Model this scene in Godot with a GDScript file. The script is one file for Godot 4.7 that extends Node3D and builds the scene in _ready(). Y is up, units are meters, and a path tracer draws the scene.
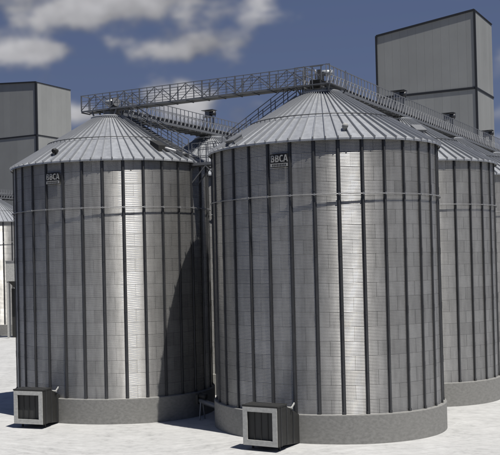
extends Node3D

# ---------------------------------------------------------------- layout (metres)
const R := 7.0            # silo wall radius
const HB := 1.65          # top of the concrete foundation
const HE := 17.44         # eave height
const TIERS := 19
const NS := 32            # stiffeners round one silo
const SLOPE := 0.602      # rise of the roof per metre
const U := Vector3(0.5319, 0, -0.8468)     # along the rows, receding to the right
const V := Vector3(-0.8468, 0, -0.5319)    # from the right-hand row to the left-hand row
const S1 := Vector3(12.747, 0, -64.35)
const S2 := Vector3(-0.92, 0, -73.147)
const PITCH := 15.87      # silo spacing in a row

var M := {}
var used := {}
var rng := RandomNumberGenerator.new()

func _ready():
	rng.seed = 4711
	make_camera()
	make_sky()
	make_sun()
	make_materials()
	make_ground()
	make_buildings()
	make_silos()
	make_ducts()
	make_conveyors()
	make_far_bin()
	make_auger()

# ---------------------------------------------------------------- camera and light
func make_camera():
	var c := Camera3D.new()
	c.name = "camera"
	add_child(c)
	c.position = Vector3(0, 10.452, 0)
	c.rotation_degrees = Vector3(1.038, 0, -1.198)
	var near := 0.1
	var f := 1006.75
	c.projection = Camera3D.PROJECTION_FRUSTUM
	c.keep_aspect = Camera3D.KEEP_HEIGHT
	c.set_frustum(near * 455.0 / f, Vector2((250.0 - 124.8) / f * near, (245.9 - 227.5) / f * near), near, 5000.0)
	c.current = true

func make_sky():
	var w := 2048
	var h := 1024
	var n1 := FastNoiseLite.new()
	n1.seed = 11
	n1.noise_type = FastNoiseLite.TYPE_SIMPLEX_SMOOTH
	n1.frequency = 1.0
	n1.fractal_octaves = 6
	n1.fractal_gain = 0.55
	var n2 := FastNoiseLite.new()
	n2.seed = 23
	n2.noise_type = FastNoiseLite.TYPE_SIMPLEX_SMOOTH
	n2.frequency = 1.0
	n2.fractal_octaves = 3
	# clouds in view: [azimuth deg (right of -Z), elevation deg, half width, half height, strength]
	var spots := [[-0.5, 14.7, 9.5, 1.7, 0.95], [-4.7, 12.0, 2.6, 0.65, 0.75], [4.2, 12.0, 3.4, 0.95, 0.78],
		[3.4, 9.2, 2.0, 1.05, 0.75], [6.8, 8.0, 1.2, 0.7, 0.6], [-4.0, 10.4, 1.0, 0.5, 0.5], [-1.9, 8.5, 1.4, 0.7, 0.5],
		[21.2, 10.8, 1.5, 1.2, 0.6], [13.5, 13.2, 4.0, 2.6, -0.45], [15.0, 9.0, 4.0, 3.0, -0.4]]
	var data := PackedByteArray()
	data.resize(w * h * 3)
	for j in h:
		var el := (0.5 - (j + 0.5) / h) * PI
		var eld := rad_to_deg(el)
		var up := clampf(sin(el), 0.0, 1.0)
		var base := Vector3(0.140, 0.182, 0.290).lerp(Vector3(0.058, 0.088, 0.190), 1.0 - pow(1.0 - up, 3.6))
		if eld < 0.0:
			base = Vector3(0.12, 0.12, 0.11)
		for i in w:
			var col := base
			if eld > 0.0 and eld < 60.0:
				var az := TAU * (i + 0.5) / w
				var azd := rad_to_deg(az)
				if azd > 180.0: azd -= 360.0
				var dx := sin(az) * cos(el)
				var dz := -cos(az) * cos(el)
				var dy := sin(el)
				# flat-bottomed cumulus: stretch the field sideways
				var p := Vector3(dx, dy * 1.9, dz)
				var a := n1.get_noise_3d(p.x * 13.0, p.y * 13.0, p.z * 13.0)
				var b := n2.get_noise_3d(p.x * 2.6 + 7.0, p.y * 2.6, p.z * 2.6)
				var cov := 0.72 * a + 0.42 * b - 0.20
				if absf(azd) < 40.0:
					for s in spots:
						var qx: float = (azd - s[0]) / s[2]
						var qy: float = (eld - s[1]) / s[3]
						cov += s[4] * exp(-(qx * qx + qy * qy))
				var dens := smoothstep(-0.02, 0.52, cov)
				var tone := clampf(0.27 + 0.30 * n1.get_noise_3d(p.x * 13.0 + 0.03, p.y * 13.0 - 0.16, p.z * 13.0) + 0.16 * dens, 0.15, 0.62)
				var cc := Vector3(tone, tone * 0.985, tone * 1.0)
				col = base.lerp(cc, dens * 0.85)
			var k := (j * w + i) * 3
			var srgb := Color(col.x, col.y, col.z).linear_to_srgb()
			data[k] = int(clampf(srgb.r, 0, 1) * 255.0)
			data[k + 1] = int(clampf(srgb.g, 0, 1) * 255.0)
			data[k + 2] = int(clampf(srgb.b, 0, 1) * 255.0)
	var img := Image.create_from_data(w, h, false, Image.FORMAT_RGB8, data)
	var pm := PanoramaSkyMaterial.new()
	pm.panorama = ImageTexture.create_from_image(img)
	var sky := Sky.new()
	sky.sky_material = pm
	var e := Environment.new()
	e.background_mode = Environment.BG_SKY
	e.sky = sky
	e.background_energy_multiplier = 1.0
	e.tonemap_mode = Environment.TONE_MAPPER_LINEAR
	e.tonemap_exposure = 1.0
	e.sdfgi_enabled = true
	e.ssao_enabled = true
	e.ssil_enabled = true
	var we := WorldEnvironment.new()
	we.name = "environment"
	we.environment = e
	add_child(we)

func make_sun():
	var l := DirectionalLight3D.new()
	l.name = "sun"
	add_child(l)
	var az := deg_to_rad(39.0)
	var el := deg_to_rad(68.0)
	var to := Vector3(sin(az) * cos(el), sin(el), cos(az) * cos(el))
	l.look_at_from_position(Vector3.ZERO, -to, Vector3.UP)
	l.light_energy = 1.6
	l.light_color = Color(1.0, 0.985, 0.962)
	l.light_angular_distance = 0.5
	l.shadow_enabled = true

# ---------------------------------------------------------------- materials
func lin(v: float) -> Color:
	return Color(v, v, v).linear_to_srgb()

func lrgb(r: float, g: float, b: float) -> Color:
	return Color(r, g, b).linear_to_srgb()

# grey seamless texture whose values run from lo to hi (linear)
func grain(size: int, sd: int, freq: float, lo: float, hi: float, oct := 5, contrast := 1.0) -> ImageTexture:
	var n := FastNoiseLite.new()
	n.seed = sd
	n.noise_type = FastNoiseLite.TYPE_SIMPLEX_SMOOTH
	n.frequency = freq
	n.fractal_octaves = oct
	n.fractal_gain = 0.6
	var src := n.get_seamless_image(size, size, false, false, 0.15, true).get_data()
	var data := PackedByteArray()
	data.resize(size * size * 3)
	var lut := []
	for q in 256:
		var v := clampf(0.5 + (q / 255.0 - 0.5) * contrast, 0.0, 1.0)
		lut.append(int(clampf(lin(lerpf(lo, hi, v)).r, 0, 1) * 255.0))
	for k in size * size:
		var q: int = lut[src[k]]
		data[k * 3] = q
		data[k * 3 + 1] = q
		data[k * 3 + 2] = q
	var img := Image.create_from_data(size, size, false, Image.FORMAT_RGB8, data)
	return ImageTexture.create_from_image(img)

func mat(color: Color, rough: float, metal := 0.0, tex: Texture2D = null, scale := Vector3.ONE) -> StandardMaterial3D:
	var m := StandardMaterial3D.new()
	m.albedo_color = color
	m.roughness = rough
	m.metallic = metal
	m.metallic_specular = 0.5
	if tex:
		m.albedo_texture = tex
		m.uv1_triplanar = true
		m.uv1_world_triplanar = true
		m.uv1_scale = scale
	return m

func make_materials():
	var streak := grain(512, 5, 0.012, 0.62, 1.0, 6, 1.25)
	var mottle := grain(512, 8, 0.012, 0.66, 1.0, 6, 1.2)
	var stain := grain(512, 14, 0.016, 0.68, 1.0, 7, 1.35)
	var soft := grain(256, 19, 0.012, 0.86, 1.0, 6, 1.2)
	M.sheets = []
	var tones := [0.44, 0.415, 0.465, 0.425, 0.455, 0.40]
	var rghs := [0.385, 0.41, 0.37, 0.415, 0.375, 0.395]
	for k in tones.size():
		var t: float = tones[k]
		var sm := mat(lrgb(t, t * 0.988, t * 0.95), rghs[k], 0.62, streak, Vector3(0.33, 0.07, 0.33))
		sm.anisotropy_enabled = true
		sm.anisotropy = -0.5
		M.sheets.append(sm)
	M.roofs = []
	for t in [0.49, 0.45, 0.53, 0.47]:
		M.roofs.append(mat(lrgb(t, t * 1.03, t * 1.06), 0.40, 0.45, mottle, Vector3(0.35, 0.35, 0.35)))
	M.stiff = mat(lrgb(0.11, 0.112, 0.116), 0.5, 0.6, streak, Vector3(0.5, 0.1, 0.5))
	M.rib = mat(lrgb(0.33, 0.34, 0.355), 0.45, 0.5)
	M.galv = mat(lrgb(0.45, 0.45, 0.45), 0.45, 0.6, mottle, Vector3(0.8, 0.8, 0.8))
	M.rail = mat(lrgb(0.34, 0.345, 0.35), 0.5, 0.35)
	M.truss = mat(lrgb(0.225, 0.23, 0.235), 0.5, 0.4)
	M.trough = mat(lrgb(0.13, 0.13, 0.13), 0.55, 0.4, mottle, Vector3(0.8, 0.8, 0.8))
	M.dark = mat(lrgb(0.036, 0.036, 0.034), 0.6, 0.2, mottle, Vector3(0.6, 0.6, 0.6))
	M.screen = mat(lrgb(0.05, 0.05, 0.047), 0.7, 0.0, mottle, Vector3(3.0, 3.0, 3.0))
	M.core = mat(lrgb(0.10, 0.10, 0.10), 0.9)
	M.black = mat(lrgb(0.02, 0.02, 0.02), 0.7)
	M.conc = mat(lrgb(0.275, 0.272, 0.256), 0.92, 0.0, stain, Vector3(0.35, 0.6, 0.35))
	M.frame = mat(lrgb(0.52, 0.52, 0.49), 0.7, 0.0, mottle, Vector3(0.7, 0.7, 0.7))
	M.white = mat(lrgb(0.72, 0.72, 0.70), 0.6)
	M.print = mat(lrgb(0.40, 0.40, 0.385), 0.7)
	M.cyan_grey = mat(lrgb(0.42, 0.44, 0.45), 0.5, 0.2)
	M.clad = []
	for t in [0.335, 0.325, 0.345]:
		M.clad.append(mat(lrgb(t, t * 1.02, t * 0.985), 0.6, 0.0, soft, Vector3(0.05, 0.03, 0.05)))
	M.trim = mat(lrgb(0.018, 0.02, 0.024), 0.6)

# ---------------------------------------------------------------- shape helpers (front faces run clockwise)
func st_new() -> SurfaceTool:
	var st := SurfaceTool.new()
	st.begin(Mesh.PRIMITIVE_TRIANGLES)
	st.set_smooth_group(-1)
	return st

func quad(st: SurfaceTool, a: Vector3, b: Vector3, c: Vector3, d: Vector3):
	for v in [a, b, c, a, c, d]:
		st.add_vertex(v)

# eight corners: 0-3 bottom (x-z-, x+z-, x+z+, x-z+), 4-7 top
func hexa(st: SurfaceTool, p: Array):
	quad(st, p[4], p[5], p[6], p[7])
	quad(st, p[3], p[2], p[1], p[0])
	quad(st, p[7], p[6], p[2], p[3])
	quad(st, p[5], p[4], p[0], p[1])
	quad(st, p[6], p[5], p[1], p[2])
	quad(st, p[4], p[7], p[3], p[0])

func box(st: SurfaceTool, c: Vector3, s: Vector3):
	var h := s * 0.5
	hexa(st, [c + Vector3(-h.x, -h.y, -h.z), c + Vector3(h.x, -h.y, -h.z), c + Vector3(h.x, -h.y, h.z), c + Vector3(-h.x, -h.y, h.z),
		c + Vector3(-h.x, h.y, -h.z), c + Vector3(h.x, h.y, -h.z), c + Vector3(h.x, h.y, h.z), c + Vector3(-h.x, h.y, h.z)])

func bar(st: SurfaceTool, a: Vector3, b: Vector3, w: float, h: float, up := Vector3.UP):
	var d := (b - a).normalized()
	var side := d.cross(up)
	if side.length() < 0.01: side = d.cross(Vector3.RIGHT)
	side = side.normalized() * w * 0.5
	var top := side.cross(d).normalized() * h * 0.5
	hexa(st, [a - side - top, a + side - top, b + side - top, b - side - top, a - side + top, a + side + top, b + side + top, b - side + top])

# lathe of a profile [[r, y], ...] listed from the outside bottom upwards, angles a0..a1 (radians from +Z towards +X)
func lathe(st: SurfaceTool, prof: Array, seg: int, a0 := 0.0, a1 := TAU):
	for i in seg:
		var t0 := a0 + (a1 - a0) * i / seg
		var t1 := a0 + (a1 - a0) * (i + 1) / seg
		for k in prof.size() - 1:
			var p: Array = prof[k]
			var q: Array = prof[k + 1]
			quad(st, pol(q[0], t0, q[1]), pol(q[0], t1, q[1]), pol(p[0], t1, p[1]), pol(p[0], t0, p[1]))

func pol(r: float, a: float, y: float) -> Vector3:
	return Vector3(r * sin(a), y, r * cos(a))

func tube(st: SurfaceTool, a: Vector3, b: Vector3, r: float, seg := 8, r2 := -1.0, caps := true):
	if r2 < 0.0: r2 = r
	var d := (b - a).normalized()
	var x := d.cross(Vector3.UP)
	if x.length() < 0.01: x = d.cross(Vector3.RIGHT)
	x = x.normalized()
	var y := x.cross(d)
	for i in seg:
		var t0 := TAU * i / seg
		var t1 := TAU * (i + 1) / seg
		var e0 := x * cos(t0) + y * sin(t0)
		var e1 := x * cos(t1) + y * sin(t1)
		quad(st, b + e0 * r2, b + e1 * r2, a + e1 * r, a + e0 * r)
		if caps:
			for v in [b, b + e1 * r2, b + e0 * r2, a, a + e0 * r, a + e1 * r]: st.add_vertex(v)

func ring(st: SurfaceTool, r: float, y: float, rad: float, seg: int, sides := 6):
	for i in seg:
		var t0 := TAU * i / seg
		var t1 := TAU * (i + 1) / seg
		for k in sides:
			var b0 := TAU * k / sides
			var b1 := TAU * (k + 1) / sides
			quad(st, pol(r + rad * cos(b1), t0, y + rad * sin(b1)), pol(r + rad * cos(b1), t1, y + rad * sin(b1)),
				pol(r + rad * cos(b0), t1, y + rad * sin(b0)), pol(r + rad * cos(b0), t0, y + rad * sin(b0)))

func done(st: SurfaceTool) -> ArrayMesh:
	st.generate_normals()
	return st.commit()

func numbered(n: String) -> String:
	var k: int = used.get(n, 0)
	used[n] = k + 1
	return n if k == 0 else "%s_%03d" % [n, k]

func part(parent: Node, called: String, mesh: Mesh, m: Material, xf := Transform3D.IDENTITY) -> MeshInstance3D:
	var o := MeshInstance3D.new()
	o.name = called
	o.mesh = mesh
	o.material_override = m
	o.transform = xf
	o.cast_shadow = GeometryInstance3D.SHADOW_CASTING_SETTING_ON
	parent.add_child(o, true)
	return o

func thing(called: String, at: Vector3, label: String, category: String, group := "", turn := 0.0) -> Node3D:
	var o := Node3D.new()
	o.name = numbered(called)
	add_child(o)
	o.position = at
	o.rotation.y = turn
	o.set_meta("label", label)
	o.set_meta("category", category)
	if group != "": o.set_meta("group", group)
	return o

func turned(a: float) -> Transform3D:
	return Transform3D(Basis(Vector3.UP, a), Vector3.ZERO)

# ---------------------------------------------------------------- ground
func make_ground():
	# dusty pale concrete: fine grain, blotches and sweeping wheel marks
	var n := FastNoiseLite.new()
	n.seed = 3
	n.frequency = 1.0
	n.fractal_octaves = 6
	n.fractal_gain = 0.6
	var size := 1024
	var span := 64.0
	var data := PackedByteArray()
	data.resize(size * size * 3)
	for j in size:
		for i in size:
			var x := span * i / size
			var z := span * j / size
			var wx := minf(x, span - x)
			var wz := minf(z, span - z)
			var big := n.get_noise_2d(wx * 0.22, wz * 0.22)
			var mid := n.get_noise_2d(wx * 1.3 + 50.0, wz * 1.3)
			var fine := n.get_noise_2d(x * 7.0, z * 7.0 + 90.0)
			# wheel marks: lines bent by the coarse noise
			var s := wx * 0.42 + wz * 1.1 + 2.6 * n.get_noise_2d(wx * 0.05 + 20.0, wz * 0.05)
			var line := n.get_noise_2d(s * 2.4, (wx - wz) * 0.06 + 11.0)
			var v := 0.83 + 0.11 * big + 0.11 * mid + 0.08 * fine + 0.15 * line
			if mid + big * 0.6 < -0.42: v -= 0.06
			v = clampf(v, 0.4, 1.0)
			var c := Color(v, v * 0.998, v * 0.985).linear_to_srgb()
			var k := (j * size + i) * 3
			data[k] = int(c.r * 255.0)
			data[k + 1] = int(c.g * 255.0)
			data[k + 2] = int(c.b * 255.0)
	var tex := ImageTexture.create_from_image(Image.create_from_data(size, size, false, Image.FORMAT_RGB8, data))
	var gm := mat(lrgb(0.555, 0.556, 0.548), 0.92)
	gm.albedo_texture = tex
	var st := st_new()
	# yard: one gently uneven sheet
	var x0 := -24.0
	var x1 := 78.0
	var z0 := -330.0
	var z1 := -44.0
	var nx := 52
	var nz := 130
	var hn := FastNoiseLite.new()
	hn.seed = 77
	hn.frequency = 0.09
	st.set_smooth_group(0)
	for j in nz:
		for i in nx:
			var p := []
			for q in [[0, 1], [0, 0], [1, 0], [1, 1]]:
				var x: float = lerpf(x0, x1, float(i + q[0]) / nx)
				var z: float = lerpf(z0, z1, float(j + q[1]) / nz)
				p.append(Vector3(x, 0.03 * hn.get_noise_2d(x, z), z))
			for k in [0, 1, 2, 0, 2, 3]:
				var pv: Vector3 = p[k]
				st.set_uv(Vector2(pv.x, pv.z) / span)
				st.add_vertex(pv)
	var yard := part(self, "yard_ground", done(st), gm)
	yard.set_meta("kind", "structure")
	var fs := st_new()
	quad(fs, Vector3(-3000, -0.08, -3000), Vector3(3000, -0.08, -3000), Vector3(3000, -0.08, 3000), Vector3(-3000, -0.08, 3000))
	var fm := mat(lrgb(0.065, 0.06, 0.048), 0.95, 0.0, grain(256, 41, 0.02, 0.6, 1.0), Vector3(0.02, 0.02, 0.02))
	var field := part(self, "field_ground", done(fs), fm)
	field.set_meta("kind", "structure")

# ---------------------------------------------------------------- buildings behind
# plan axes: along V (left face) and U (right face) from the near corner; lv / lu = lengths, heights at the corner, at the far end of the left face
func building(called: String, k_size: float, corner: Vector3, lv: float, lu: float, hc: float, hv: float, seam: float, seams2: Array, label: String, group: String):
	var b := thing(called, corner, label, "building", group)
	var A := Vector3.ZERO
	var B := V * lv
	var C := U * lu
	var D := B + C
	# cladding: one field above the seam and fields below it, separated by dark trim, on each face
	var levels: Array = [0.0]
	levels.append_array(seams2)
	levels.append(seam)
	for k in levels.size():
		var y0: float = levels[k]
		var last: bool = k == levels.size() - 1
		var ya: float = hc if last else levels[k + 1]
		var yb: float = hv if last else levels[k + 1]
		var g := 0.0
		var st := st_new()
		hexa(st, [D + Vector3(0, y0 + g, 0), C + Vector3(0, y0 + g, 0), A + Vector3(0, y0 + g, 0), B + Vector3(0, y0 + g, 0),
			D + Vector3(0, yb, 0), C + Vector3(0, ya, 0), A + Vector3(0, ya, 0), B + Vector3(0, yb, 0)])
		part(b, "wall", done(st), M.clad[k % 3])
		# cladding panels stand proud of the wall in vertical strips
		if k < levels.size() - 2: continue
		for face in 2:
			var dirn: Vector3 = V if face == 0 else U
			var outw: Vector3 = -U if face == 0 else -V
			var length: float = lv if face == 0 else lu
			var count := int(round(length / (1.25 * k_size)))
			for i in count:
				var d0: float = length * i / count + 0.006
				var d1: float = length * (i + 1) / count - 0.006
				var h0: float = lerpf(ya, yb, d0 / length) if face == 0 else ya
				var h1: float = lerpf(ya, yb, d1 / length) if face == 0 else ya
				var ps := st_new()
				var e := outw * 0.03
				var lo0 := dirn * d0 + Vector3(0, y0 + 0.1, 0)
				var lo1 := dirn * d1 + Vector3(0, y0 + 0.1, 0)
				var hi0 := dirn * d0 + Vector3(0, h0 - 0.1, 0)
				var hi1 := dirn * d1 + Vector3(0, h1 - 0.1, 0)
				hexa(ps, [lo1, lo0, lo0 + e, lo1 + e, hi1, hi0, hi0 + e, hi1 + e])
				part(b, "cladding_panel", done(ps), M.clad[rng.randi() % 3])
	# dark edge trims
	var o := -(U + V).normalized() * 0.06
	var tw := 0.28 * k_size
	var trims := [[A + o, A + o + Vector3(0, hc, 0)], [B - U * 0.06, B - U * 0.06 + Vector3(0, hv, 0)]]
	for t in trims:
		var st := st_new()
		bar(st, t[0], t[1], tw, tw, U)
		part(b, "corner_trim", done(st), M.trim)
	var st2 := st_new()
	bar(st2, A + Vector3(0, hc, 0) + o, B + Vector3(0, hv, 0) - U * 0.06, tw, 0.3)
	part(b, "roof_trim", done(st2), M.trim)
	st2 = st_new()
	bar(st2, A + Vector3(0, hc, 0) + o, C + Vector3(0, hc, 0) - V * 0.06, 0.16, 0.14)
	part(b, "roof_trim", done(st2), M.trim)
	for y in levels:
		if y < 1.0: continue
		st2 = st_new()
		bar(st2, A + Vector3(0, y, 0) - U * 0.05, B + Vector3(0, y, 0) - U * 0.05, 0.14, 0.34)
		part(b, "seam_trim", done(st2), M.trim)
		st2 = st_new()
		bar(st2, A + Vector3(0, y, 0) - V * 0.05, C + Vector3(0, y, 0) - V * 0.05, 0.14, 0.26)
		part(b, "seam_trim", done(st2), M.trim)

func make_buildings():
	building("elevator_tower", 1.0, Vector3(52.98, 0, -150.0), 15.0, 11.5, 47.4, 45.5, 35.7, [12.0, 24.0],
		"tall grey clad tower with dark trim behind the right-hand silos", "clad towers behind the silos")
	building("clad_building", 1.6, Vector3(-20.42, 0, -240.0), 24.0, 14.3, 54.45, 56.2, 41.75, [14.0, 28.0],
		"grey clad building with dark trim behind the left silo", "clad towers behind the silos")

# ---------------------------------------------------------------- silos
var sheet_mesh: Array = []
var back_mesh: ArrayMesh

func sheet(rows_per: int, cols: int, hgt: float) -> ArrayMesh:
	var st := SurfaceTool.new()
	st.begin(Mesh.PRIMITIVE_TRIANGLES)
	var ncor := 10
	var rows := ncor * rows_per
	var half := deg_to_rad(11.25 - 0.045)
	var amp := 0.0090
	for j in rows + 1:
		var y := (hgt - 0.010) * j / rows
		var ph := TAU * ncor * float(j) / rows
		var rr := R + amp * cos(ph)
		var slope := -amp * sin(ph) * TAU * ncor / (hgt - 0.010)
		for i in cols + 1:
			var t := float(i) / cols
			var a := lerpf(-half, half, t)
			var nrm := Vector3(sin(a), -slope, cos(a)).normalized()
			st.set_normal(nrm)
			st.set_uv(Vector2(t, float(j) / rows))
			st.add_vertex(pol(rr + 0.006 * (1.0 - t), a, y))
	for j in rows:
		for i in cols:
			var k := j * (cols + 1) + i
			var u := k + cols + 1
			for q in [u, u + 1, k + 1, u, k + 1, k]: st.add_index(q)
	return st.commit()

func make_silo(at: Vector3, label: String, first: Node3D = null) -> Node3D:
	if first:
		var c := first.duplicate()
		c.name = numbered("grain_silo")
		add_child(c)
		c.position = at
		c.set_meta("label", label)
		return c
	var s := thing("grain_silo", at, label, "silo", "corrugated steel grain silos")
	# foundation ring
	var st := st_new()
	st.set_smooth_group(0)
	lathe(st, [[7.22, -0.3], [7.22, HB - 0.04]], 96)
	st.set_smooth_group(-1)
	lathe(st, [[7.22, HB - 0.04], [7.18, HB], [6.7, HB + 0.01]], 96)
	part(s, "foundation", done(st), M.conc)
	# inner wall behind the joints
	st = st_new()
	st.set_smooth_group(0)
	lathe(st, [[6.965, HB], [6.965, HE]], 96)
	part(s, "inner_wall", done(st), M.core)
	# corrugated sheets
	var th := (HE - HB) / TIERS
	var sm := sheet(6, 6, th)
	var lo := sheet(4, 3, th)
	var off := deg_to_rad(-3.9)
	var step := TAU / 16.0
	var back := SurfaceTool.new()
	back.begin(Mesh.PRIMITIVE_TRIANGLES)
	for t in TIERS:
		for k in 16:
			var a := off + PI / NS + step * k + (step * 0.5 if t % 2 == 1 else 0.0)
			var d := wrapf(a, -PI, PI)
			var xf := turned(a)
			xf.origin.y = HB + 0.006 + t * th
			if d > deg_to_rad(-116) and d < deg_to_rad(104):
				part(s, "wall_sheet", sm, M.sheets[rng.randi() % M.sheets.size()], xf)
			else:
				back.append_from(lo, 0, xf)
	var bk := part(s, "rear_sheets", back.commit(), M.sheets[0])
	bk.set_meta("kind", "stuff")
	# hat-shaped stiffeners
	st = st_new()
	var prof := [Vector2(-0.115, 0.016), Vector2(-0.062, 0.016), Vector2(-0.045, 0.085), Vector2(0.045, 0.085), Vector2(0.062, 0.016), Vector2(0.115, 0.016)]
	var y0 := HB + 0.012
	var y1 := HE - 0.03
	for k in prof.size() - 1:
		var p: Vector2 = prof[k]
		var q: Vector2 = prof[k + 1]
		quad(st, Vector3(p.x, y1, R + p.y), Vector3(q.x, y1, R + q.y), Vector3(q.x, y0, R + q.y), Vector3(p.x, y0, R + p.y))
	# splice plates
	for y in [4.2, 7.5, 10.85, 14.6]:
		box(st, Vector3(0, y, R + 0.09), Vector3(0.10, 0.42, 0.012))
	# foot bracket
	box(st, Vector3(0, HB + 0.09, R + 0.05), Vector3(0.16, 0.16, 0.10))
	var stiff := done(st)
	for k in NS:
		part(s, "stiffener", stiff, M.stiff, turned(off + TAU * k / NS))
	# wind ring on clips
	st = st_new()
	st.set_smooth_group(0)
	ring(st, R + 0.16, 14.2, 0.03, 128)
	part(s, "wind_ring", done(st), M.galv)
	st = st_new()
	box(st, Vector3(0, 14.2, R + 0.12), Vector3(0.05, 0.14, 0.07))
	box(st, Vector3(0, 14.2, R + 0.16), Vector3(0.12, 0.09, 0.075))
	var clip := done(st)
	for k in NS:
		part(s, "ring_clip", clip, M.rail, turned(off + TAU * k / NS))
	# roof panels with standing seams
	var rp := st_new()
	var np := 64
	var ha := PI / np
	var re := R + 0.24
	var rc := 1.15
	var ye := HE + 0.02 - 0.11 * SLOPE
	var yc := ye + (re - rc) * SLOPE
	var dn := Vector3(0, -0.02, 0)
	var e0 := pol(re, -ha + 0.0006, ye)
	var e1 := pol(re, ha - 0.0006, ye)
	var c0 := pol(rc, -ha + 0.002, yc)
	var c1 := pol(rc, ha - 0.002, yc)
	hexa(rp, [c0 + dn, c1 + dn, e1 + dn, e0 + dn, c0, c1, e1, e0])
	# turned-down lip at the eave
	var lip := Vector3(0, -0.10, 0)
	hexa(rp, [e0 * 0.999 + lip, e1 * 0.999 + lip, e1 + lip, e0 + lip, e0 * 0.999 + Vector3(0, ye * 0.001, 0) + dn, e1 * 0.999 + Vector3(0, ye * 0.001, 0) + dn, e1 + dn, e0 + dn])
	var pan := done(rp)
	rp = st_new()
	var upn := Vector3(0, 1, SLOPE).normalized()
	var ra := pol(re + 0.015, 0, ye - 0.009)
	var rb := pol(rc, 0, yc)
	var w2 := Vector3(0.045, 0, 0)
	var w3 := Vector3(0.028, 0, 0)
	var hgt := upn * 0.14
	hexa(rp, [rb - w2 * 0.6, rb + w2 * 0.6, ra + w2, ra - w2, rb - w3 * 0.6 + hgt * 0.7, rb + w3 * 0.6 + hgt * 0.7, ra + w3 + hgt, ra - w3 + hgt])
	var rib := done(rp)
	for k in np:
		var a := off + TAU * (k + 0.5) / np
		var o := part(s, "roof_panel", pan, M.roofs[rng.randi() % M.roofs.size()], turned(a))
		part(o, "standing_seam", rib, M.rib, turned(ha))
	# roof ring half way up, resting on the seams
	st = st_new()
	st.set_smooth_group(0)
	ring(st, 4.55, ye + (re - 4.55) * SLOPE + 0.17, 0.028, 64)
	part(s, "roof_ring", done(st), M.stiff)
	# cap
	st = st_new()
	st.set_smooth_group(-1)
	lathe(st, [[1.34, yc - 0.04], [1.36, yc + 0.07], [1.22, yc + 0.14], [0.45, yc + 0.28], [0.42, yc + 0.55], [0.01, yc + 0.58]], 40)
	part(s, "roof_cap", done(st), M.roofs[2])
	return s

func roof_y(r: float) -> float:
	return HE + 0.02 - 0.11 * SLOPE + (R + 0.24 - r) * SLOPE

func add_sign(s: Node3D, az_deg: float):
	var a := deg_to_rad(az_deg)
	var xf := turned(a)
	xf.origin = pol(R + 0.10, a, 15.9)
	var st := st_new()
	box(st, Vector3(0, 0.43, 0), Vector3(1.12, 0.86, 0.02))
	var plate := part(s, "sign", done(st), M.black, xf)
	plate.scale = Vector3(1.0, 0.88, 1.0)
	plate.set_meta("label", "small black and white name plate")
	st = st_new()
	box(st, Vector3(0, 0.13, 0.014), Vector3(1.08, 0.22, 0.006))
	part(plate, "white_strip", done(st), M.print)
	var fnt := SystemFont.new()
	fnt.font_names = PackedStringArray(["Droid Sans"])
	fnt.font_weight = 700
	var x := -0.405
	for ch in ["B", "B", "C", "A"]:
		var tm := TextMesh.new()
		tm.text = ch
		tm.font = fnt
		tm.font_size = 64
		tm.pixel_size = 0.0086
		tm.depth = 0.012
		tm.horizontal_alignment = HORIZONTAL_ALIGNMENT_CENTER
		var o := part(plate, "letter", tm, M.print, Transform3D(Basis.IDENTITY, Vector3(x, 0.54, 0.018)))
		o.scale = Vector3(0.78, 1.15, 1.0)
		x += 0.27
	# second line: too small to read, a row of dark strokes
	var r2 := RandomNumberGenerator.new()
	r2.seed = 9
	st = st_new()
	for k in 9:
		box(st, Vector3(-0.40 + k * 0.1, 0.13, 0.019), Vector3(0.066, 0.12 + 0.02 * (k % 2), 0.004))
	part(plate, "small_print", done(st), M.black)

func add_vent(s: Node3D, az_deg: float, r: float, m: Material):
	# gooseneck vent: upright pipe with a hood turned down-slope
	var a := deg_to_rad(az_deg)
	var o := Node3D.new()
	o.name = "roof_vent"
	s.add_child(o, true)
	o.transform = turned(a)
	o.position = pol(r, a, roof_y(r))
	o.scale = Vector3.ONE * 0.5
	var st := st_new()
	st.set_smooth_group(0)
	tube(st, Vector3(0, -0.15, 0), Vector3(0, 0.34, 0), 0.22, 14)
	part(o, "pipe", done(st), m)
	st = st_new()
	st.set_smooth_group(0)
	tube(st, Vector3(0, 0.42, -0.30), Vector3(0, 0.52, 0.12), 0.25, 14, 0.30)
	tube(st, Vector3(0, 0.52, 0.12), Vector3(0, 0.40, 0.52), 0.30, 14, 0.33)
	part(o, "hood", done(st), m)

func add_hatch(s: Node3D, az_deg: float, r: float, sz: Vector2):
	var a := deg_to_rad(az_deg)
	var tilt := Basis(Vector3.UP, a) * Basis(Vector3.RIGHT, atan(SLOPE))
	var st := st_new()
	box(st, Vector3(0, 0.10, 0), Vector3(sz.x, 0.28, sz.y))
	box(st, Vector3(0, 0.26, 0), Vector3(sz.x + 0.08, 0.05, sz.y + 0.08))
	part(s, "roof_hatch", done(st), M.truss, Transform3D(tilt, pol(r, a, roof_y(r))))

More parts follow.
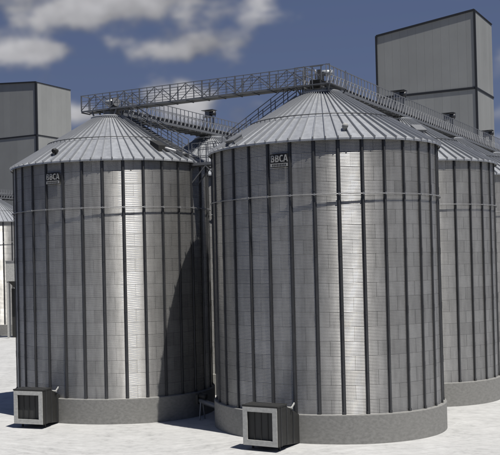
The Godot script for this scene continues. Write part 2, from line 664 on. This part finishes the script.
# dark receiving box at the foot of the stair with a pale spout along the eave
func add_hopper(s: Node3D, az_deg: float):
	var a := deg_to_rad(az_deg)
	var o := Node3D.new()
	o.name = "roof_hopper"
	s.add_child(o, true)
	o.transform = turned(a)
	var st := st_new()
	var y := roof_y(5.6) - 0.05
	hexa(st, [Vector3(-0.3, y - 0.1, 5.3), Vector3(0.5, y - 0.1, 5.3), Vector3(0.4, y - 0.45, 6.2), Vector3(-0.25, y - 0.45, 6.2),
		Vector3(-0.3, y + 0.55, 5.3), Vector3(0.5, y + 0.55, 5.3), Vector3(0.42, y + 0.12, 6.2), Vector3(-0.25, y + 0.12, 6.2)])
	part(o, "box", done(st), M.dark)
	st = st_new()
	st.set_smooth_group(0)
	tube(st, Vector3(0.3, y - 0.05, 6.1), Vector3(2.9, y - 0.62, 6.35), 0.13, 12)
	part(o, "spout", done(st), M.rail)

# stair running down the roof in direction az, with handrails, to the eave
func add_stair(s: Node3D, az_deg: float):
	var a := deg_to_rad(az_deg)
	var o := Node3D.new()
	o.name = "roof_stair"
	s.add_child(o, true)
	o.transform = turned(a)
	var r0 := 1.5
	var r1 := 6.9
	var up := Vector3(0, 0.16, 0)
	for sx in [-0.36, 0.36]:
		var st := st_new()
		bar(st, Vector3(sx, roof_y(r0) + 0.20, r0), Vector3(sx, roof_y(r1) + 0.20, r1), 0.06, 0.2)
		part(o, "stringer", done(st), M.truss)
		for hh in [0.62, 1.12]:
			st = st_new()
			bar(st, Vector3(sx, roof_y(r0) + 0.2 + hh, r0), Vector3(sx, roof_y(r1) + 0.2 + hh, r1), 0.045, 0.045)
			part(o, "handrail", done(st), M.truss)
		var n := 7
		for k in n:
			var r := lerpf(r0, r1, float(k) / (n - 1))
			st = st_new()
			bar(st, Vector3(sx, roof_y(r) + 0.12, r), Vector3(sx, roof_y(r) + 1.33, r), 0.045, 0.045, Vector3.RIGHT)
			part(o, "rail_post", done(st), M.truss)
	var ts := st_new()
	box(ts, Vector3.ZERO, Vector3(0.66, 0.035, 0.2))
	var tread := done(ts)
	for k in 19:
		var r := lerpf(r0, r1, (k + 0.5) / 19.0)
		part(o, "tread", tread, M.galv, Transform3D(Basis.IDENTITY, Vector3(0, roof_y(r) + 0.24, r)))

func make_silos():
	var a := make_silo(S1, "large foremost silo in the centre with a name plate and white roof vent")
	var lab := {
		"l": "left foreground silo with a name plate, joined to the centre silo by a bridge",
		"r": "silo directly behind the centre silo at the right edge",
		"r2": "third silo of the right-hand row, mostly hidden behind the second",
		"r3": "farthest silo of the right-hand row, only its roof peeping out",
		"m": "silo seen as a sliver in the gap between the two front silos",
		"f": "small far-off silo at the left edge of the picture"}
	var b := make_silo(S2, lab.l, a)
	var c := make_silo(S1 + U * PITCH, lab.r, a)
	var d := make_silo(S1 + U * PITCH * 2.0, lab.r2, a)
	var e := make_silo(S1 + U * PITCH * 3.0, lab.r3, a)
	var f := make_silo(S2 + U * PITCH, lab.m, a)
	var g := make_silo(Vector3(-20.7, 0, -160.0), lab.f, a)
	var azv := rad_to_deg(atan2(V.x, V.z))
	add_sign(a, -31.4)
	add_sign(b, -32.3)
	add_vent(a, 0.7, 6.35, M.print)
	add_hatch(a, -63.0, 6.6, Vector2(0.9, 0.7))
	add_vent(b, -35.3, 6.25, M.dark)
	add_hatch(c, 16.0, 3.0, Vector2(0.8, 0.9))
	add_stair(a, azv)
	add_stair(b, azv + 180.0 - 9.0)
	add_hopper(b, azv + 180.0 - 23.0)

# ---------------------------------------------------------------- air ducts at the foot of the silos
func make_ducts():
	for q in [[S1 - U * 10.35, -33.0, "dark air duct with pale square frame at foot of centre silo"], [Vector3(-6.42, 0, -65.0), -22.0, "dark air duct with pale square frame at foot of left silo"]]:
		var az: float = deg_to_rad(q[1])
		var base: Vector3 = q[0]
		var t := thing("air_duct", base, q[2], "air duct", "air ducts at the silo feet", az)
		var w := 1.0
		# body: square mouth narrowing down to the foundation
		var st := st_new()
		hexa(st, [Vector3(-0.92, 0.02, -3.22), Vector3(0.92, 0.02, -3.22), Vector3(w, 0.34, -0.05), Vector3(-w, 0.34, -0.05),
			Vector3(-0.92, 1.66, -3.22), Vector3(0.92, 1.66, -3.22), Vector3(w, 2.44, -1.1), Vector3(-w, 2.44, -1.1)])
		part(t, "transition", done(st), M.dark)
		# casing round the mouth, open at the front
		st = st_new()
		box(st, Vector3(0, 2.47, -0.6), Vector3(2.16, 0.08, 1.3))
		box(st, Vector3(-1.03, 1.38, -0.6), Vector3(0.06, 2.10, 1.2))
		box(st, Vector3(1.03, 1.38, -0.6), Vector3(0.06, 2.10, 1.2))
		box(st, Vector3(0, 0.31, -0.6), Vector3(2.1, 0.06, 1.2))
		part(t, "casing", done(st), M.dark)
		st = st_new()
		box(st, Vector3(0, 2.28, 0.03), Vector3(2.06, 0.26, 0.07))
		box(st, Vector3(0, 0.45, 0.03), Vector3(2.06, 0.30, 0.07))
		box(st, Vector3(-0.895, 1.375, 0.03), Vector3(0.27, 1.55, 0.07))
		box(st, Vector3(0.895, 1.375, 0.03), Vector3(0.27, 1.55, 0.07))
		part(t, "mouth_frame", done(st), M.frame)
		st = st_new()
		box(st, Vector3(0, 1.375, -0.14), Vector3(1.6, 1.6, 0.02))
		part(t, "screen", done(st), M.screen)
		for k in 3:
			st = st_new()
			box(st, Vector3(-0.4 + k * 0.4, 1.375, -0.105), Vector3(0.05, 1.6, 0.03))
			part(t, "guard_bar", done(st), M.dark)
		# flange ribs round the casing and along the transition
		st = st_new()
		for z in [-0.42, -1.18]:
			box(st, Vector3(1.075, 1.38, z), Vector3(0.03, 2.2, 0.06))
			box(st, Vector3(-1.075, 1.38, z), Vector3(0.03, 2.2, 0.06))
		bar(st, Vector3(0.99, 1.95, -2.25), Vector3(0.97, 0.16, -2.25), 0.05, 0.05, Vector3.RIGHT)
		part(t, "flange", done(st), M.stiff)
		# damper lever and hinge on the sloping top
		st = st_new()
		tube(st, Vector3(0.5, 2.2, -1.9), Vector3(1.1, 2.2, -1.9), 0.06, 10)
		bar(st, Vector3(1.05, 2.2, -1.9), Vector3(1.05, 2.42, -2.3), 0.05, 0.09)
		part(t, "damper_lever", done(st), M.frame)
		for x in [-0.8, 0.8]:
			st = st_new()
			box(st, Vector3(x, 0.14, -0.7), Vector3(0.10, 0.32, 0.10))
			part(t, "leg", done(st), M.dark)

# ---------------------------------------------------------------- conveyors and walkways on top
func drive(parent: Node3D, at: Vector3, turn: float):
	var o := Node3D.new()
	o.name = "drive_unit"
	parent.add_child(o, true)
	o.position = at
	o.rotation.y = turn
	var st := st_new()
	box(st, Vector3(0, 0.28, 0), Vector3(0.42, 0.5, 0.42))
	box(st, Vector3(0.1, 0.62, 0), Vector3(0.22, 0.2, 0.26))
	part(o, "gearbox", done(st), M.stiff)
	st = st_new()
	st.set_smooth_group(0)
	tube(st, Vector3(-0.75, 0.5, 0.05), Vector3(-0.1, 0.5, 0.05), 0.19, 14)
	part(o, "motor", done(st), M.cyan_grey)
	st = st_new()
	tube(st, Vector3(0.28, 0.45, 0), Vector3(0.34, 0.45, 0), 0.32, 18)
	part(o, "pulley_guard", done(st), M.galv)
	st = st_new()
	bar(st, Vector3(-0.6, 0.0, -0.3), Vector3(-0.6, 0.0, 0.4), 0.08, 0.08)
	bar(st, Vector3(-0.8, 0.0, 0.3), Vector3(0.4, 0.0, 0.3), 0.08, 0.08)
	part(o, "bed", done(st), M.truss)

# local frame: +Z runs along the conveyor. from z0 to z1, heights as in the world
func row_conveyor(at: Vector3, z0: float, z1: float, stands: Array, boxes: Array, label: String) -> Node3D:
	var turn := atan2(U.x, U.z)
	var t := thing("row_conveyor", at, label, "conveyor", "conveyors running along the silo tops", turn)
	var yb := 21.36
	var len := z1 - z0
	# trough in sections
	var sec := 2.0
	var n := int(len / sec)
	var st := st_new()
	box(st, Vector3(0, 0.22, 0), Vector3(0.62, 0.52, sec - 0.03))
	box(st, Vector3(0, 0.50, 0), Vector3(0.72, 0.03, sec - 0.03))
	box(st, Vector3(0, 0.22, sec * 0.5 - 0.04), Vector3(0.74, 0.62, 0.05))
	box(st, Vector3(0, 0.22, -sec * 0.5 + 0.04), Vector3(0.74, 0.62, 0.05))
	var trough := done(st)
	st = st_new()
	bar(st, Vector3(0, 0.05, -sec * 0.5), Vector3(0, 0.05, sec * 0.5), 0.06, 0.18)
	var chord := done(st)
	st = st_new()
	box(st, Vector3(0, 0.0, 0), Vector3(0.30, 0.03, sec - 0.02))
	var plank := done(st)
	st = st_new()
	bar(st, Vector3(0, 0.10, 0), Vector3(0, 1.42, 0), 0.05, 0.05, Vector3.RIGHT)
	var post := done(st)
	st = st_new()
	bar(st, Vector3(0, 0.14, 0.0), Vector3(0, 0.86, 0.5), 0.035, 0.035)
	var brace := done(st)
	st = st_new()
	bar(st, Vector3(0, 0, -sec * 0.5), Vector3(0, 0, sec * 0.5), 0.045, 0.045)
	var rail := done(st)
	st = st_new()
	bar(st, Vector3(-0.78, 0.0, 0), Vector3(0.78, 0.0, 0), 0.08, 0.12)
	var cross := done(st)
	for k in n:
		var zc := z0 + sec * (k + 0.5)
		part(t, "trough_section", trough, M.trough, Transform3D(Basis.IDENTITY, Vector3(0, yb, zc)))
		for sx in [-0.76, 0.76]:
			part(t, "side_chord", chord, M.truss, Transform3D(Basis.IDENTITY, Vector3(sx, yb, zc)))
			part(t, "top_rail", rail, M.truss, Transform3D(Basis.IDENTITY, Vector3(sx, yb + 1.44, zc)))
			part(t, "middle_rail", rail, M.rail, Transform3D(Basis.IDENTITY, Vector3(sx, yb + 0.88, zc)))
			part(t, "deck_plank", plank, M.truss, Transform3D(Basis.IDENTITY, Vector3(sx * 0.72, yb + 0.12, zc)))
		for h in 3:
			var zz := z0 + sec * k + h * sec / 3.0
			for sx in [-0.76, 0.76]:
				part(t, "rail_post", post, M.rail, Transform3D(Basis.IDENTITY, Vector3(sx, yb, zz)))
				part(t, "brace", brace, M.rail, Transform3D(Basis.IDENTITY, Vector3(sx * 1.03, yb, zz)))
		for h in 2:
			part(t, "cross_beam", cross, M.truss, Transform3D(Basis.IDENTITY, Vector3(0, yb - 0.06, z0 + sec * (k + 0.5 * h) + 0.12)))
	# stands on the silo caps and inlet spouts
	for z in stands:
		for q in [[-0.6, -0.55], [0.6, -0.55], [-0.6, 0.55], [0.6, 0.55]]:
			st = st_new()
			bar(st, Vector3(q[0] * 1.3, 20.85, z + q[1] * 1.3), Vector3(q[0], yb - 0.05, z + q[1]), 0.08, 0.08, Vector3.RIGHT)
			part(t, "stand_leg", done(st), M.truss)
		st = st_new()
		tube(st, Vector3(0, 21.2, z), Vector3(0, yb + 0.1, z), 0.2, 12)
		part(t, "spout", done(st), M.truss)
	for z in boxes:
		var o := Node3D.new()
		o.name = "slide_gate_drive"
		t.add_child(o, true)
		o.position = Vector3(0, yb + 0.5, z)
		st = st_new()
		for q in [[-0.3, -0.3], [0.3, -0.3], [-0.3, 0.3], [0.3, 0.3]]:
			box(st, Vector3(q[0], 0.55, q[1]), Vector3(0.09, 1.1, 0.09))
		box(st, Vector3(0, 1.1, 0), Vector3(0.75, 0.08, 0.75))
		part(o, "support_frame", done(st), M.truss)
		st = st_new()
		box(st, Vector3(0.05, 1.36, 0.1), Vector3(0.42, 0.42, 0.5))
		part(o, "gearbox", done(st), M.truss)
		st = st_new()
		st.set_smooth_group(0)
		tube(st, Vector3(-0.1, 1.38, 0.05), Vector3(-0.62, 1.38, 0.05), 0.2, 12)
		part(o, "motor", done(st), M.stiff)
		st = st_new()
		box(st, Vector3(-0.05, 1.66, 0.05), Vector3(1.1, 0.04, 0.85))
		bar(st, Vector3(0.42, 1.12, 0.3), Vector3(0.42, 1.66, 0.3), 0.06, 0.06, Vector3.RIGHT)
		bar(st, Vector3(-0.5, 1.12, 0.3), Vector3(-0.5, 1.66, 0.3), 0.06, 0.06, Vector3.RIGHT)
		part(o, "rain_cover", done(st), M.stiff)
	return t

func make_conveyors():
	var t := row_conveyor(S1, -0.9, 53.1, [0.0, PITCH, PITCH * 2.0, PITCH * 3.0], [16.6, 31.6, 47.2],
		"long railed conveyor over the right-hand row of silos, passing the tall tower")
	drive(t, Vector3(0, 21.95, 0.1), 0.3)
	# head platform round the drive on the centre silo's peak: deck, posts, rails and bracing
	var st := st_new()
	for q in [[0.98, 0.3], [-0.98, 0.3]]:
		box(st, Vector3(q[0], 21.5, q[1]), Vector3(0.42, 0.05, 2.6))
	box(st, Vector3(0, 21.5, -1.2), Vector3(2.38, 0.05, 0.45))
	part(t, "head_platform", done(st), M.truss)
	var corners := [Vector3(-1.16, 21.5, -1.38), Vector3(0.0, 21.5, -1.38), Vector3(1.16, 21.5, -1.38), Vector3(1.16, 21.5, 0.2), Vector3(1.16, 21.5, 1.55), Vector3(-1.16, 21.5, 1.55)]
	for c in corners:
		st = st_new()
		bar(st, c, c + Vector3(0, 1.2, 0), 0.05, 0.05, Vector3.RIGHT)
		part(t, "platform_post", done(st), M.truss)
		st = st_new()
		bar(st, Vector3(c.x * 0.75, 20.9, c.z * 0.75), c - Vector3(0, 0.02, 0), 0.07, 0.07, Vector3.RIGHT)
		part(t, "platform_strut", done(st), M.truss)
	for k in 4:
		for hh in [0.6, 1.18]:
			st = st_new()
			bar(st, corners[k] + Vector3(0, hh, 0), corners[k + 1] + Vector3(0, hh, 0), 0.04, 0.04)
			part(t, "platform_rail", done(st), M.truss)
	st = st_new()
	bar(st, Vector3(-0.3, 21.9, -0.6), Vector3(-0.3, 22.8, -0.6), 0.06, 0.06, Vector3.RIGHT)
	bar(st, Vector3(0.3, 21.9, -0.6), Vector3(0.3, 22.8, -0.6), 0.06, 0.06, Vector3.RIGHT)
	bar(st, Vector3(-0.45, 22.8, -0.6), Vector3(0.45, 22.8, -0.6), 0.06, 0.08)
	bar(st, Vector3(-0.3, 21.95, -0.6), Vector3(0.3, 22.75, -0.6), 0.035, 0.035)
	part(t, "hoist_frame", done(st), M.truss)
	var t2 := row_conveyor(S2, 0.7, 26.7, [PITCH], [15.7], "railed conveyor running from the left silo back behind the centre silo")
	row_conveyor(Vector3(-20.7, 0, -160.0), -15.0, 15.0, [0.0], [], "distant railed conveyor over the far-off left silo")
	make_bridge()
	make_gangway()

func make_bridge():
	var t := thing("truss_bridge", S1, "open steel truss walkway bridge joining the left silo top to the centre silo top", "walkway bridge", "", atan2(V.x, V.z))
	var z0 := 0.78
	var z1 := 18.2
	var n := 28
	var sec := (z1 - z0) / n
	var yb := 21.66
	var yt := 22.82
	var hw := 0.55
	for k in n / 2:
		var a := z0 + sec * 2.0 * k
		var b := a + sec * 2.0
		for sx in [-hw, hw]:
			var st := st_new()
			bar(st, Vector3(sx, yb, a), Vector3(sx, yb, b), 0.07, 0.11)
			part(t, "bottom_chord", done(st), M.truss)
			st = st_new()
			bar(st, Vector3(sx, yt, a), Vector3(sx, yt, b), 0.045, 0.045)
			part(t, "top_rail", done(st), M.truss)
			for hh in [0.38, 0.75]:
				st = st_new()
				bar(st, Vector3(sx, yb + hh, a), Vector3(sx, yb + hh, b), 0.03, 0.03)
				part(t, "middle_rail", done(st), M.truss)
			st = st_new()
			var f := a if k % 2 == 0 else b
			var g := b if k % 2 == 0 else a
			bar(st, Vector3(sx * 1.06, yb + 0.08, f), Vector3(sx * 1.06, yt - 0.03, g), 0.045, 0.045)
			part(t, "diagonal", done(st), M.truss)
		var ds := st_new()
		box(ds, Vector3(0, yb + 0.05, (a + b) * 0.5), Vector3(hw * 2.0 - 0.1, 0.035, sec * 2.0 - 0.02))
		part(t, "deck_plate", done(ds), M.truss)
	for k in n + 1:
		var a := z0 + sec * k
		for sx in [-hw, hw]:
			var w := 0.075 if k % 4 == 0 else 0.03
			var st := st_new()
			box(st, Vector3(sx, (yb + yt) * 0.5 + 0.03, a), Vector3(w, yt - yb, w))
			part(t, "upright", done(st), M.truss)
		if k % 2 == 0:
			var cs := st_new()
			bar(cs, Vector3(-hw, yb - 0.06, a), Vector3(hw, yb - 0.06, a), 0.06, 0.08)
			part(t, "cross_beam", done(cs), M.truss)
	var es := st_new()
	bar(es, Vector3(-hw, yt, z1), Vector3(hw, yt, z1), 0.055, 0.055)
	part(t, "end_rail", done(es), M.truss)
	# stand on the left silo's cap
	var zc := 16.16 + 0.1
	for q in [[-0.5, -0.8], [0.5, -0.8], [-0.5, 0.8], [0.5, 0.8], [-0.5, 0.0], [0.5, 0.0]]:
		var st := st_new()
		bar(st, Vector3(q[0], 20.8, zc + q[1] * 0.9), Vector3(q[0], yb - 0.06, zc + q[1] * 1.3), 0.09, 0.09, Vector3.RIGHT)
		part(t, "stand_leg", done(st), M.truss)
	drive(t, Vector3(0, yb + 0.08, zc - 0.5), 1.2)
	# landing on the centre silo's cap
	for q in [[-0.5, 1.0], [0.5, 1.0]]:
		var st := st_new()
		bar(st, Vector3(q[0], 20.75, q[1]), Vector3(q[0], yb - 0.06, q[1]), 0.08, 0.08, Vector3.RIGHT)
		part(t, "stand_leg", done(st), M.truss)

# short railed gangway at eave level across the gap between the two front silos
func make_gangway():
	var g := thing("eave_gangway", S1, "small railed steel gangway at eave level between the two front silos", "gangway", "", atan2(V.x, V.z))
	var y := HE - 0.28
	var z0 := R + 0.30
	var z1 := 16.25 - R - 0.05
	var hw := 0.46
	for x in [-hw, hw]:
		var st := st_new()
		bar(st, Vector3(x, y, z0), Vector3(x, y, z1), 0.07, 0.16)
		part(g, "beam", done(st), M.truss)
		for hh in [0.55, 1.1, 1.45]:
			st = st_new()
			bar(st, Vector3(x, y + hh, z0), Vector3(x, y + hh, z1), 0.045, 0.045)
			part(g, "handrail", done(st), M.truss)
		for k in 4:
			st = st_new()
			box(st, Vector3(x, y + 0.72, lerpf(z0 + 0.03, z1 - 0.03, k / 3.0)), Vector3(0.05, 1.5, 0.05))
			part(g, "rail_post", done(st), M.truss)
		st = st_new()
		bar(st, Vector3(x, y - 0.06, z1 - 1.1), Vector3(x, y - 1.25, z1 + 0.02), 0.07, 0.07)
		part(g, "brace", done(st), M.truss)
		st = st_new()
		bar(st, Vector3(x, y - 0.06, z0 + 0.9), Vector3(x, y - 1.25, R + 0.03), 0.07, 0.07)
		part(g, "brace", done(st), M.truss)
	for k in 5:
		var st := st_new()
		var w := (z1 - z0) / 5.0
		box(st, Vector3(0, y + 0.10, z0 + w * (k + 0.5)), Vector3(hw * 2.0, 0.035, w - 0.02))
		part(g, "deck_plank", done(st), M.truss)

# ---------------------------------------------------------------- loading bin far left
func make_far_bin():
	var t := thing("loading_bin", Vector3(-15.6, 0, -148.0), "grey loading bin raised on legs in front of the far-off left silo", "bin")
	var st := st_new()
	box(st, Vector3(0, 9.75, 0), Vector3(3.6, 2.9, 2.6))
	part(t, "hopper", done(st), M.frame)
	st = st_new()
	box(st, Vector3(0, 11.25, 0), Vector3(3.8, 0.1, 2.8))
	part(t, "lid", done(st), M.galv)
	st = st_new()
	hexa(st, [Vector3(-0.3, 6.9, -0.3), Vector3(0.3, 6.9, -0.3), Vector3(0.3, 6.9, 0.3), Vector3(-0.3, 6.9, 0.3),
		Vector3(-1.5, 8.28, -1.1), Vector3(1.5, 8.28, -1.1), Vector3(1.5, 8.28, 1.1), Vector3(-1.5, 8.28, 1.1)])
	part(t, "outlet_cone", done(st), M.dark)
	for q in [[-1.6, -1.1], [1.6, -1.1], [-1.6, 1.1], [1.6, 1.1]]:
		st = st_new()
		box(st, Vector3(q[0], 4.14, q[1]), Vector3(0.26, 8.32, 0.26))
		part(t, "leg", done(st), M.frame)
	st = st_new()
	box(st, Vector3(0.3, 3.6, -0.6), Vector3(3.0, 7.2, 0.5))
	part(t, "back_panel", done(st), M.dark)

# ---------------------------------------------------------------- discharge auger in the gap between the front silos
func make_auger():
	var t := thing("discharge_auger", Vector3(5.6, 0, -66.9), "small dark auger with motor on the ground between the two front silos", "auger", "", atan2(V.x, V.z))
	var st := st_new()
	st.set_smooth_group(0)
	tube(st, Vector3(0, 0.75, -1.0), Vector3(0, 1.25, 1.0), 0.17, 14)
	part(t, "auger_tube", done(st), M.truss)
	st = st_new()
	st.set_smooth_group(0)
	tube(st, Vector3(0, 1.5, 0.45), Vector3(0, 1.6, 0.95), 0.19, 14)
	part(t, "motor", done(st), M.dark)
	st = st_new()
	box(st, Vector3(0, 1.33, 1.05), Vector3(0.5, 0.6, 0.16))
	part(t, "belt_guard", done(st), M.dark)
	for z in [-0.7, 0.8]:
		for x in [-0.25, 0.25]:
			st = st_new()
			bar(st, Vector3(x * 1.5, -0.02, z), Vector3(x * 0.6, 0.95 + z * 0.25, z), 0.07, 0.07, Vector3.RIGHT)
			part(t, "leg", done(st), M.truss)
